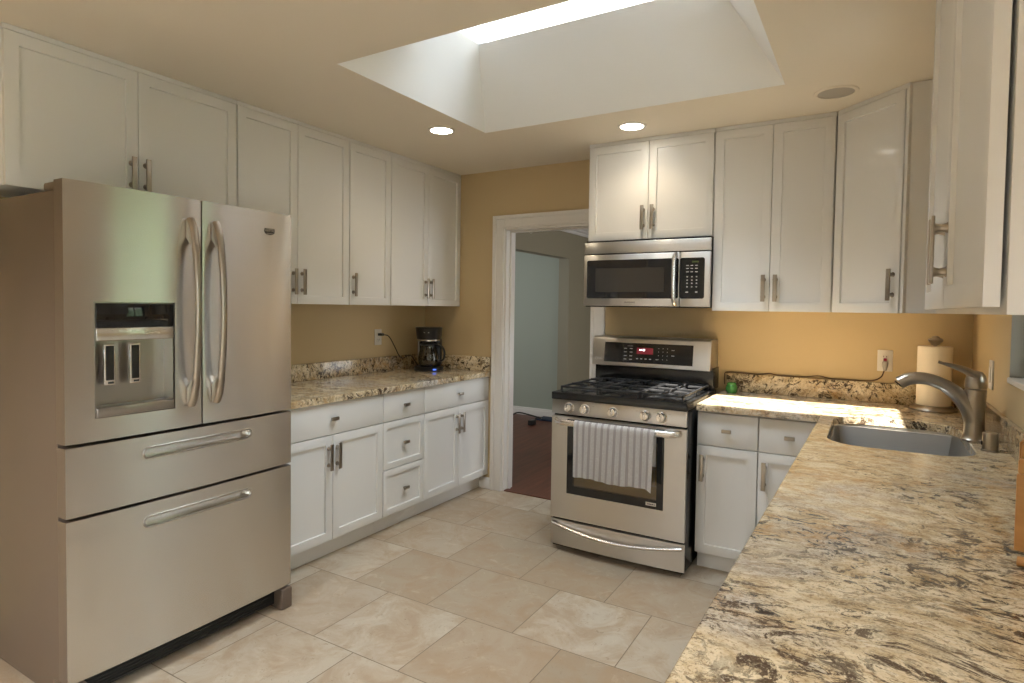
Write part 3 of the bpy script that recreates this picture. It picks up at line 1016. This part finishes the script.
# oven door: steel frame round black glass
bm = new()
DZ0, DZ1 = .192, .778
wx0, wx1, wz0_, wz1_ = .098, .655, .340, .765
for a, b in (((0, -.012, DZ0), (wx0, .011, DZ1)), ((wx1, -.012, DZ0), (RW, .011, DZ1)), ((wx0, -.012, DZ0), (wx1, .011, wz0_)), ((wx0, -.012, wz1_), (wx1, .011, DZ1))):
    bx(bm, a, b)
bmesh.ops.remove_doubles(bm, verts=bm.verts, dist=1e-5)
door = obj('oven_door', bm, 'steel', t, smooth=False)
bm = new()
ix0, ix1, iz0, iz1 = .135, .618, .385, .690
for a, b in (((wx0+.0005, -.0135, wz0_+.0005), (ix0, .010, wz1_-.0005)), ((ix1, -.0135, wz0_+.0005), (wx1-.0005, .010, wz1_-.0005)), ((ix0, -.0135, wz0_+.0005), (ix1, .010, iz0)), ((ix0, -.0135, iz1), (ix1, .010, wz1_-.0005))):
    bx(bm, a, b)
obj('window_surround', bm, 'bglass', door, smooth=False)
bm = new(); bx(bm, (ix0, -.0128, iz0), (ix1, -.009, iz1)); obj('window_pane', bm, 'oveng', door)
bm = new()
for i in range(3):
    bx(bm, (wx0+.05, -.0142, .738+i*.008), (wx1-.05, -.0136, .742+i*.008))
obj('vent_lines', bm, 'dark', door)
# liner seen through the pane: shallow lit pocket with rack
bm = new(); quad(bm, [(ix0, .0112, iz0), (ix1, .0112, iz0), (ix1, .0112, iz1), (ix0, .0112, iz1)]); obj('oven_liner', bm, 'foil', door)
bm = new()
for i in range(14):
    bx(bm, (ix0+.02+i*.034, .004, iz0+.07), (ix0+.023+i*.034, .009, iz1))
for z in (iz0+.07, iz0+.16):
    bx(bm, (ix0+.005, .003, z), (ix1-.005, .0085, z+.005))
obj('oven_rack', bm, 'steelh', door)
# handle bar on two curved arms
HZ, HY = .752, -.062
bm = new()
hp = smoothpath([(.030, -.012, HZ+.004), (.040, -.040, HZ+.003), (.065, HY+.006, HZ), (.13, HY-.002, HZ), (.384, HY-.006, HZ), (.638, HY-.002, HZ), (.703, HY+.006, HZ), (.728, -.040, HZ+.003), (.738, -.012, HZ+.004)], 6)
tube(bm, hp, .0165, 14, (.60, 1.0), hint=(0, 0, 1))
obj('handle', bm, 'bright', door)
bm = new(); bx(bm, (.562, -.0146, .356), (.618, -.0136, .374), .0005); lab = obj('sticker', bm, 'white', door)
bm = new()
for x, w_ in ((.572, .004), (.578, .007), (.587, .006), (.595, .008), (.606, .006)):
    bx(bm, (x, -.0150, .362), (x+w_, -.0146, .3675))
obj('sticker_print', bm, 'dark', lab)
# control panel and knobs
bm = new()
pf = [(-.018, .792), (-.010, .872), (.0115, .872), (.0115, .792)]
a = [bm.verts.new((0, y, z)) for y, z in pf]; b = [bm.verts.new((RW, y, z)) for y, z in pf]
fs = [bm.faces.new(a), bm.faces.new(b[::-1])]+[bm.faces.new((a[i], a[(i+1) % 4], b[(i+1) % 4], b[i])) for i in range(4)]
bmesh.ops.bevel(bm, geom=list({e for f in fs for e in f.edges}), offset=.002, segments=2, profile=.5, affect='EDGES')
pan = obj('control_panel', bm, 'steel', t)
for x in (.112, .207, .372, .552, .640):
    bm = new()
    lathe(bm, [(0, .000), (.030, .000), (.030, -.005), (.025, -.008), (.0225, -.030), (.020, -.034), (0, -.034)], (x, -.0155, .832), 28, 'y')
    bx(bm, (x-.006, -.056, .812), (x+.006, -.048, .852), .003)
    kb = obj('knob', bm, 'bright', pan)
    bm = new(); bx(bm, (x-.001, -.0575, .840), (x+.001, -.0558, .851)); obj('knob_mark', bm, 'dark', kb)
bm = new()
for x in (.085, .150, .255, .405, .505, .60, .68):
    bx(bm, (x-.006, -.0165, .850), (x+.006, -.0135, .853))
obj('panel_print', bm, 'grey', pan)
bm = new(); prism(bm, [(-.002, -.022), (RW+.002, -.022), (RW+.002, .66), (-.002, .66)], .873, .915, bev=.006); top = obj('cooktop', bm, 'black', t)
def burner(x, y, r):
    bm = new()
    lathe(bm, [(0, .9152), (r*1.35, .9152), (r*1.3, .919), (r, .921), (r, .929), (r*.9, .932), (0, .932)], (x, y, 0), 26)
    obj('burner', bm, 'iron', top)
for x, y, r in ((.155, .15, .035), (.155, .47, .030), (.384, .31, .045), (.612, .15, .045), (.612, .47, .026)):
    burner(x, y, r)
def grate(x0, x1):
    bm = new()
    y0, y1, z, h, w_ = .030, .600, .934, .012, .011
    for y in (y0, y1-w_, (y0+y1)/2-w_/2):
        bx(bm, (x0, y, z), (x1, y+w_, z+h), .003)
    for x in (x0, x1-w_):
        bx(bm, (x, y0, z), (x+w_, y1, z+h), .003)
    for yy in (y0, y1-w_, (y0+y1)/2-w_/2):
        for x in (x0, x1-w_):
            bx(bm, (x, yy, .9155), (x+w_, yy+w_, z+.002), .002)
    xc = (x0+x1)/2
    for yc in ((y0*3+y1)/4, (y0+y1*3)/4):
        for dx, dy in ((1, 0), (-1, 0), (0, 1), (0, -1)):
            L = (x1-x0)/2-.006 if dx else (y1-y0)/4-.006
            a_, b_ = .028, L
            if dx:
                bx(bm, (xc+dx*a_, yc-w_/2, z+.002), (xc+dx*b_, yc+w_/2, z+h+.004), .003)
            else:
                bx(bm, (xc-w_/2, yc+dy*a_, z+.002), (xc+w_/2, yc+dy*b_, z+h+.004), .003)
    obj('grate', bm, 'iron', top)
grate(.030, .262); grate(.268, .500); grate(.506, .738)
# back guard
bm = new()
bx(bm, (.006, .60, .9155), (RW-.006, .752, 1.045), .004)
obj('backguard_base', bm, 'black', t)
bm = new()
pf = [(.545, 1.030), (.570, 1.205), (.582, 1.215), (.740, 1.215), (.752, 1.200), (.752, 1.030)]
a = [bm.verts.new((.002, y, z)) for y, z in pf]; b = [bm.verts.new((RW-.014, y, z)) for y, z in pf]
fs = [bm.faces.new(a), bm.faces.new(b[::-1])]+[bm.faces.new((a[i], a[(i+1) % 6], b[(i+1) % 6], b[i])) for i in range(6)]
bmesh.ops.bevel(bm, geom=list({e for f in fs for e in f.edges}), offset=.005, segments=3, profile=.5, affect='EDGES')
bgd = obj('backguard', bm, 'steel', t)
th = math.atan2(.025, .175)
def onbg(x, s, out=0):
    """point on the tilted guard face; s metres up from its foot"""
    return (x, .545+sin(th)*s-cos(th)*out, 1.030+cos(th)*s+sin(th)*out)
def bgbox(bm, x0, x1, s0, s1, o0, o1):
    vs = [bm.verts.new(onbg(x, s, o)) for x in (x0, x1) for s in (s0, s1) for o in (o0, o1)]
    for qd in ((0, 1, 3, 2), (4, 6, 7, 5), (0, 4, 5, 1), (2, 3, 7, 6), (0, 2, 6, 4), (1, 5, 7, 3)):
        bm.faces.new([vs[i] for i in qd])
bm = new(); bgbox(bm, .085, .650, .025, .150, -.004, .0015); ctl = obj('control_glass', bm, 'bglass', bgd, smooth=False)
bm = new(); bgbox(bm, .300, .405, .082, .122, .0012, .0024); led = obj('display', bm, 'red', ctl, smooth=False)
bm = new(); bgbox(bm, .318, .322, .104, .112, .0024, .003); bgbox(bm, .326, .334, .104, .112, .0024, .003); bgbox(bm, .340, .352, .102, .114, .0024, .003); obj('clock_digits', bm, 'lit', ctl, smooth=False)
bm = new()
for s_ in (.044, .066, .09, .112):
    for x in (.225, .262):
        bgbox(bm, x-.008, x+.010, s_, s_+.004, .0015, .0022)
for x in (.305, .332, .36, .388, .43):
    bgbox(bm, x-.006, x+.007, .050, .055, .0015, .0022)
for s_ in (.052, .076, .099, .120):
    for x in (.440, .467, .494):
        bgbox(bm, x-.002, x+.002, s_, s_+.004, .0015, .0022)
for s_ in (.078, .112):
    bgbox(bm, .520, .538, s_, s_+.004, .0015, .0022)
bgbox(bm, .238, .272, .130, .132, .0015, .0022)
obj('key_print', bm, 'keys', ctl, smooth=False)
lettering('maker_lettering', 'LG', .022, onbg(.060, .043, .0006), (pi/2-th, 0, 0), 'white', bgd)
bm = new()
tube(bm, [onbg(.032+.009*cos(a_), .043+.009*sin(a_), .0006) for a_ in [2*pi*i/16 for i in range(17)]], .0012, 6, caps=False)
obj('maker_emblem', bm, 'white', bgd)

# towel over the oven handle
bm = new()
uvl = bm.loops.layers.uv.new('uv')
TW0, TW1 = 1.737, 2.190
NX = 64
prof = []
hy = -.770+HY-.006
prof += [(hy+.026, .560+.0*i) for i in range(0)]
for i in range(9):
    prof.append((hy+.020, .575+(.745-.575)*i/8))
for i in range(1, 8):
    a_ = pi*i/8
    prof.append((hy+.020*cos(a_), .752+.022*sin(a_)))
for i in range(17):
    prof.append((hy-.021-.006*(i/16), .747-(.747-.465)*i/16))
grid = []
for j in range(NX+1):
    u = j/NX
    colv = []
    for k, (y, z) in enumerate(prof):
        f = max(0, (k-12)/(len(prof)-12))
        wv = .0055*f*sin(u*2*pi*6.3+1.2*sin(3*u))+.004*f*sin(u*2*pi*2.1+.5)
        if k < 9:
            wv = -.002*sin(u*30)
        zz = z-.010*u*f*.6+.004*sin(u*9)*f-(.012*f if .93 < u else 0)*(u-.93)/.07
        x = TW0+(TW1-TW0)*u+.006*f*sin(u*7+2)-.010*f*u
        colv.append(bm.verts.new((x, y-wv*1.0, zz)))
    grid.append(colv)
for j in range(NX):
    for k in range(len(prof)-1):
        f = bm.faces.new((grid[j][k], grid[j+1][k], grid[j+1][k+1], grid[j][k+1]))
        for lp, (jj, kk) in zip(f.loops, ((j, k), (j+1, k), (j+1, k+1), (j, k+1))):
            lp[uvl].uv = (jj/NX, kk/(len(prof)-1))
bmesh.ops.solidify(bm, geom=list(bm.faces), thickness=.004)
tw = obj('dish_towel', bm, 'towel')
tag(tw, 'white and grey striped dish towel hanging over the oven handle', 'towel')

# ------------------------------------------------------------------ microwave
MW = .766
t = thing('microwave', 'stainless over-the-range microwave with black door window', 'microwave', (1.584, -.405, 1.398))
bm = new(); bx(bm, (.004, .018, .006), (MW-.004, .404, .412), .003); obj('casing', bm, 'black', t)
bm = new(); bx(bm, (0, -.004, .330), (MW, .0175, .400), .004); vs_ = obj('vent_panel', bm, 'steel', t)
bm = new(); bx(bm, (.002, .004, .324), (MW-.002, .0175, .3295)); obj('vent_gap', bm, 'dark', t)
bm = new(); bx(bm, (0, -.006, .012), (.594, .0175, .3235), .004); door = obj('door', bm, 'steel', t)
bm = new()
prism(bm, [(x, z) for x, z in rrect(.022, .590, .058, .290, .012)], 0, .006)
for v_ in bm.verts:
    v_.co = Vector((v_.co.x, -.0060-v_.co.z*.4, v_.co.y))
wdw = obj('window_surround', bm, 'bglass', door)
bm = new(); bx(bm, (.080, -.0092, .096), (.505, -.0084, .240)); obj('window_screen', bm, 'mwin', wdw)
bm = new()
tube(bm, smoothpath([(.574, -.006, .306), (.573, -.030, .300), (.572, -.042, .275), (.572, -.045, .17), (.573, -.042, .06), (.575, -.030, .034), (.577, -.006, .028)], 6), .0155, 14, (1.2, .8), hint=(1, 0, 0))
obj('handle', bm, 'bright', door)
lettering('maker_lettering', 'FRIGIDAIRE', .0135, (.300, -.0065, .034), (pi/2, 0, 0), 'plastic', door)
bm = new(); bx(bm, (.597, -.006, .012), (MW, .0175, .3235), .004); cp = obj('control_panel', bm, 'steel', t)
bm = new()
prism(bm, rrect(.5975, .735, .058, .290, .012), 0, .006)
for v_ in bm.verts:
    v_.co = Vector((v_.co.x, -.0060-v_.co.z*.4, v_.co.y))
cg = obj('control_glass', bm, 'bglass', cp)
bm = new(); bx(bm, (.665, -.0090, .262), (.700, -.0084, .272)); obj('clock_digits', bm, 'green', cg)
bm = new()
for z in (.246, .229, .210):
    for x in (.640, .664, .690):
        bx(bm, (x-.007, -.0090, z-.002), (x+.007, -.0084, z+.002))
for z in (.182, .163, .145, .125):
    for x in (.640, .666, .692):
        bx(bm, (x-.004, -.0090, z-.003), (x+.004, -.0084, z+.003))
bx(bm, (.632, -.0090, .092), (.646, -.0084, .098)); bx(bm, (.686, -.0090, .092), (.698, -.0084, .099))
obj('key_print', bm, 'keys', cg)

# ------------------------------------------------------------------ coffee maker and its carafe
CX, CY = .215, -.215
ang = R(28)
t = thing('coffee_maker', 'black drip coffee maker in the corner of the left counter', 'coffee maker', (CX, CY, ZL), ang)
# local: front at -y
bm = new()
lathe(bm, [(0, .0005), (.105, .0005), (.112, .006), (.112, .022), (.104, .030), (0, .030)], n=40)
for v_ in bm.verts:
    v_.co.y = v_.co.y*1.12
obj('base', bm, 'plastic', t)
bm = new(); bx(bm, (-.085, .045, .028), (.085, .118, .245), .018, 3); obj('water_column', bm, 'plastic', t)
bm = new(); lathe(bm, [(0, .235), (.080, .235), (.092, .240), (.102, .318), (.104, .324), (.098, .330), (0, .330)], n=40)
for v_ in bm.verts:
    v_.co.y = v_.co.y*1.08-.002
hd = obj('brew_head', bm, 'plastic', t)
bm = new(); bx(bm, (-.020, -.1075, .288), (.020, -.099, .300), .002); obj('emblem', bm, 'keys', hd)
bm = new(); lathe(bm, [(.081, .226), (.084, .226), (.084, .236), (.081, .236)], n=36); obj('silver_band', bm, 'bright', t)
bm = new(); bx(bm, (-.098, .050, .06), (-.0855, .072, .23), .005); obj('water_gauge', bm, 'steelh', t)
bm = new(); bx(bm, (.052, -.122, .010), (.076, -.100, .020), .003); obj('switch', bm, 'blue', t)
# cord to the outlet, drawn in world metres and turned into the thing's frame
Mi = (Matrix.Translation((CX, CY, ZL)) @ Matrix.Rotation(ang, 4, 'Z')).inverted()
OY, OZ = -.548, 1.160
pts = smoothpath([Mi @ Vector(p) for p in ((.050, OY+.004, OZ+.020), (.064, OY+.05, OZ+.005), (.075, OY+.10, OZ-.07), (.075, OY+.15, OZ-.14), (.07, OY+.20, OZ-.165), (.065, OY+.26, OZ-.150), (.07, OY+.30, OZ-.155), (.085, OY+.33, OZ-.20), (.115, OY+.345, ZL+.012), (.135, -.175, ZL+.012))], 6)
bm = new(); tube(bm, pts, .0035, 8); cord = obj('power_cord', bm, 'plastic', t)
bm = new(); bx(bm, (.011, OY-.012, OZ+.010), (.052, OY+.014, OZ+.030), .004)
bmesh.ops.transform(bm, matrix=Mi, verts=bm.verts); obj('plug', bm, 'plastic', cord)
t = thing('coffee_carafe', 'glass coffee carafe with black handle sitting inside the coffee maker', 'carafe', (CX+.028*sin(ang), CY-.028*cos(ang), ZL+.0305), ang)
bm = new(); lathe(bm, [(0, .0005), (.055, .0005), (.068, .012), (.076, .045), (.075, .075), (.066, .115), (.056, .145), (.055, .160), (.0535, .160), (.0545, .145), (.0645, .114), (.0735, .075), (.0745, .046), (.0665, .014), (.054, .003), (0, .003)], n=40); obj('jug', bm, 'carafe', t)
bm = new(); lathe(bm, [(0, .1605), (.060, .1605), (.060, .172), (.045, .180), (0, .182)], n=36); obj('lid', bm, 'plastic', t)
bm = new(); tube(bm, smoothpath([(.050, -.012, .158), (.085, -.025, .163), (.118, -.034, .145), (.130, -.037, .10), (.118, -.034, .055), (.080, -.022, .045)], 6), .0095, 10, (1.3, .8)); obj('handle', bm, 'plastic', t)

# ------------------------------------------------------------------ outlets, switch, cords
def outlet(label, loc, rz, group=None):
    t = thing('wall_outlet', label, 'outlet', loc, rz, group)
    bm = new(); bx(bm, (-.036, -.0065, -.058), (.036, -.0005, .058), .003); pl = obj('cover_plate', bm, 'white', t)
    for z in (-.020, .020):
        bm = new(); bx(bm, (-.017, -.0095, z-.0145), (.017, -.0062, z+.0145), .003); s = obj('socket', bm, 'white', pl)
        bm = new()
        for x in (-.007, .007):
            bx(bm, (x-.0012, -.0100, z-.002), (x+.0012, -.0093, z+.007))
        bx(bm, (-.0022, -.0100, z-.010), (.0022, -.0093, z-.006)); obj('slots', bm, 'dark', s)
    return t
outlet('white wall outlet holding the coffee maker plug on the left wall', (0, -.548, 1.160), pi/2)
outlet('white wall outlet with a grey plug between stove and paper towels', (3.200, 0, 1.130), 0)
t = thing('light_switch', 'white light switch plate on the wall behind the faucet', 'switch', (XR, -.615, 1.133), -pi/2)
bm = new(); bx(bm, (-.038, -.0075, -.062), (.038, -.0005, .062), .003); obj('cover_plate', bm, 'white', t)
bm = new(); bx(bm, (-.017, -.0115, -.034), (.017, -.0072, .034), .002); obj('rocker', bm, 'white', t)
# cord along the top of the backsplash
t = thing('extension_cord', 'thin brown cord lying along the top of the backsplash right of the stove', 'cord', (2.40, -.012, ZR+.109))
zz = .0045
P_ = [(-.036, -.004, -.07), (-.037, -.003, -.02), (-.022, .0, zz), (.10, .0, zz), (.17, .003, zz), (.22, .0, .012), (.27, .0, zz), (.40, .002, zz), (.48, -.002, .016), (.54, 0, zz), (.62, .002, zz), (.70, .0, zz), (.75, -.004, .010), (.785, -.014, .034), (.798, -.026, .072)]
bm = new(); tube(bm, smoothpath(P_, 6), .0032, 8); obj('cable', bm, 'brown', t)
bm = new(); tube(bm, [(.800, -.028, .068), (.8005, -.028, .095), (.800, -.024, .112), (.800, -.022, .118)], [.007, .013, .0145, .011], 12); pg = obj('plug', bm, 'grey', t)
bm = new(); bx(bm, (.792, -.030, .1185), (.808, -.008, .136), .003); obj('plug_face', bm, 'red', pg)
# green glass jar by the stove
t = thing('glass_jar', 'small round green glass jar next to the stove', 'jar', (2.425, -.115, ZR))
bm = new(); lathe(bm, [(0, .0005), (.024, .0005), (.032, .012), (.034, .030), (.030, .046), (.025, .052), (.023, .052), (.028, .045), (.031, .030), (.029, .013), (.02, .004), (0, .004)], n=28); obj('bowl', bm, 'gglass', t)
bm = new(); lathe(bm, [(0, .0525), (.027, .0525), (.028, .058), (.020, .064), (0, .066)], n=28); obj('lid', bm, 'gglass', t)

# ------------------------------------------------------------------ paper towel holder
t = thing('paper_towel_holder', 'brushed metal upright paper towel holder behind the faucet', 'paper towel holder', (3.412, -.148, ZR))
bm = new(); lathe(bm, [(0, .0005), (.100, .0005), (.104, .006), (.100, .014), (.088, .020), (.082, .026), (0, .026)], n=44); obj('base', bm, 'nickel', t)
bm = new(); lathe(bm, [(0, .026), (.009, .026), (.009, .345), (0, .345)], n=16); obj('post', bm, 'nickel', t)
bm = new(); lathe(bm, [(0, .332), (.018, .332), (.020, .340), (.030, .350), (.033, .358), (.028, .364), (.018, .368), (.016, .374), (.008, .378), (0, .379)], n=30); obj('finial', bm, 'nickel', t)
t2 = thing('paper_towel_roll', 'full cream paper towel roll standing on the metal holder', 'paper towels', (3.412, -.148, ZR+.0265))
bm = new(); lathe(bm, [(.021, .001), (.073, .001), (.0745, .003), (.0745, .296), (.073, .298), (.021, .298), (.021, .001)], n=56); rl = obj('roll', bm, 'paper', t2)
bm = new(); lathe(bm, [(.0195, .0005), (.0208, .0005), (.0208, .2985), (.0195, .2985), (.0195, .0005)], n=32); obj('cardboard_core', bm, 'oak', t2)

# ------------------------------------------------------------------ wooden rack at the right edge
t = thing('wooden_rack', 'honey oak wooden rack cut off by the right edge of the countertop', 'wooden rack', (3.384, -2.335, ZR), R(-16))
bm = new(); bx(bm, (0, 0, .020), (.200, .020, .175), .003); obj('front_board', bm, 'oak', t)
bm = new(); bx(bm, (.002, -.004, .1755), (.200, .022, .205), .004); obj('cross_rail', bm, 'oak', t)
bm = new(); bx(bm, (.006, .002, .2055), (.200, .018, .236), .003); obj('top_board', bm, 'oak', t)
for x in (0, .182):
    bm = new(); bx(bm, (x, .0225, .020), (x+.018, .19, .236), .003); obj('side_board', bm, 'oak', t)
bm = new(); bx(bm, (.004, .024, .022), (.196, .185, .034), .002); obj('bottom_board', bm, 'oak', t)
bm = new(); tube(bm, [(.010, -.030, .0105), (.200, -.030, .0105)], .010, 14); bx(bm, (.030, -.024, .004), (.050, .17, .0195), .002); bx(bm, (.150, -.024, .004), (.170, .17, .0195), .002); obj('foot_rail', bm, 'oak', t)

# ------------------------------------------------------------------ ceiling fixtures
def downlight(label, x, y, e=4.5, c=(1, .80, .54)):
    t = thing('recessed_light', label, 'ceiling light', (x, y, ZC), 0, 'recessed ceiling lights')
    bm = new(); lathe(bm, [(.062, -.001), (.064, -.006), (.078, -.004), (.080, -.0005), (.062, -.0005)], n=44); obj('trim_ring', bm, 'white', t)
    bm = new(); lathe(bm, [(0, -.0045), (.063, -.0045), (.063, -.001), (0, -.001)], n=40); obj('lens', bm, 'lamp', t)
    l = bpy.data.lights.new('downlight_lamp', 'SPOT'); l.energy = e; l.color = c; l.spot_size = R(140); l.spot_blend = .9; l.shadow_soft_size = .05
    o = bpy.data.objects.new('downlight_lamp', l); COL.objects.link(o); o.parent = t; o.location = (0, 0, -.012)
downlight('round recessed ceiling light in front of the left wall cabinets', .947, -1.039)
downlight('round recessed ceiling light above the microwave cabinet', 1.944, -.597)
# unseen fill lamps added behind the camera to lift the upper walls and ceiling
downlight('added fill lamp in the dining end nearest the peninsula', 3.6, -4.6, 140, (.96, .98, 1))
downlight('added fill lamp in the dining end near the refrigerator wall', 1.3, -4.7, 140, (.96, .98, 1))
downlight('added fill lamp in the dining end by the garden window', 5.4, -5.2, 140, (.96, .98, 1))
t = thing('ceiling_speaker', 'round flush speaker grille in the ceiling above the corner cabinet', 'speaker', (2.956, -.657, ZC))
bm = new(); lathe(bm, [(.078, -.0005), (.078, -.007), (.092, -.005), (.095, -.0005), (.078, -.0005)], n=48); obj('trim_ring', bm, 'ceil', t)
bm = new(); lathe(bm, [(0, -.005), (.060, -.005), (.0775, -.004), (.0775, -.0006), (0, -.0006)], n=48); obj('grille', bm, 'grey', t)

# ------------------------------------------------------------------ things in the hall beyond the door
t = thing('power_adapter', 'small black power adapter with a loose cord on the hall floor', 'adapter', (-.297, 2.393, 0))
bm = new(); bx(bm, (-.03, -.05, .001), (.03, .05, .06), .006); obj('brick', bm, 'plastic', t)
bm = new(); tube(bm, smoothpath([(0, .05, .03), (.0, .12, .07), (.01, .2, .05), (-.08, .36, .02), (-.25, .42, .03), (-.42, .40, .05), (-.50, .34, .006)], 6), .009, 8); obj('cord', bm, 'plastic', t)
t = thing('floor_mat', 'flat navy mat on the hall floor just past the stove', 'mat', (-.15, 2.80, 0))
bm = new(); bx(bm, (-.26, -.11, .001), (.46, .10, .022), .006); obj('pad', bm, 'mat', t)
t = thing('pull_cord', 'thin white pull cord with a ring hanging in the hall doorway', 'pull cord', (.644, .60, ZC))
bm = new(); tube(bm, [(0, 0, -.001), (0, 0, -.355)], .0018, 6); obj('string', bm, 'white', t)
bm = new(); tube(bm, [(.014*sin(2*pi*i/20), 0, -.377+.022*cos(2*pi*i/20)) for i in range(21)], .003, 6, caps=False, hint=(0, 1, 0)); obj('ring', bm, 'white', t)
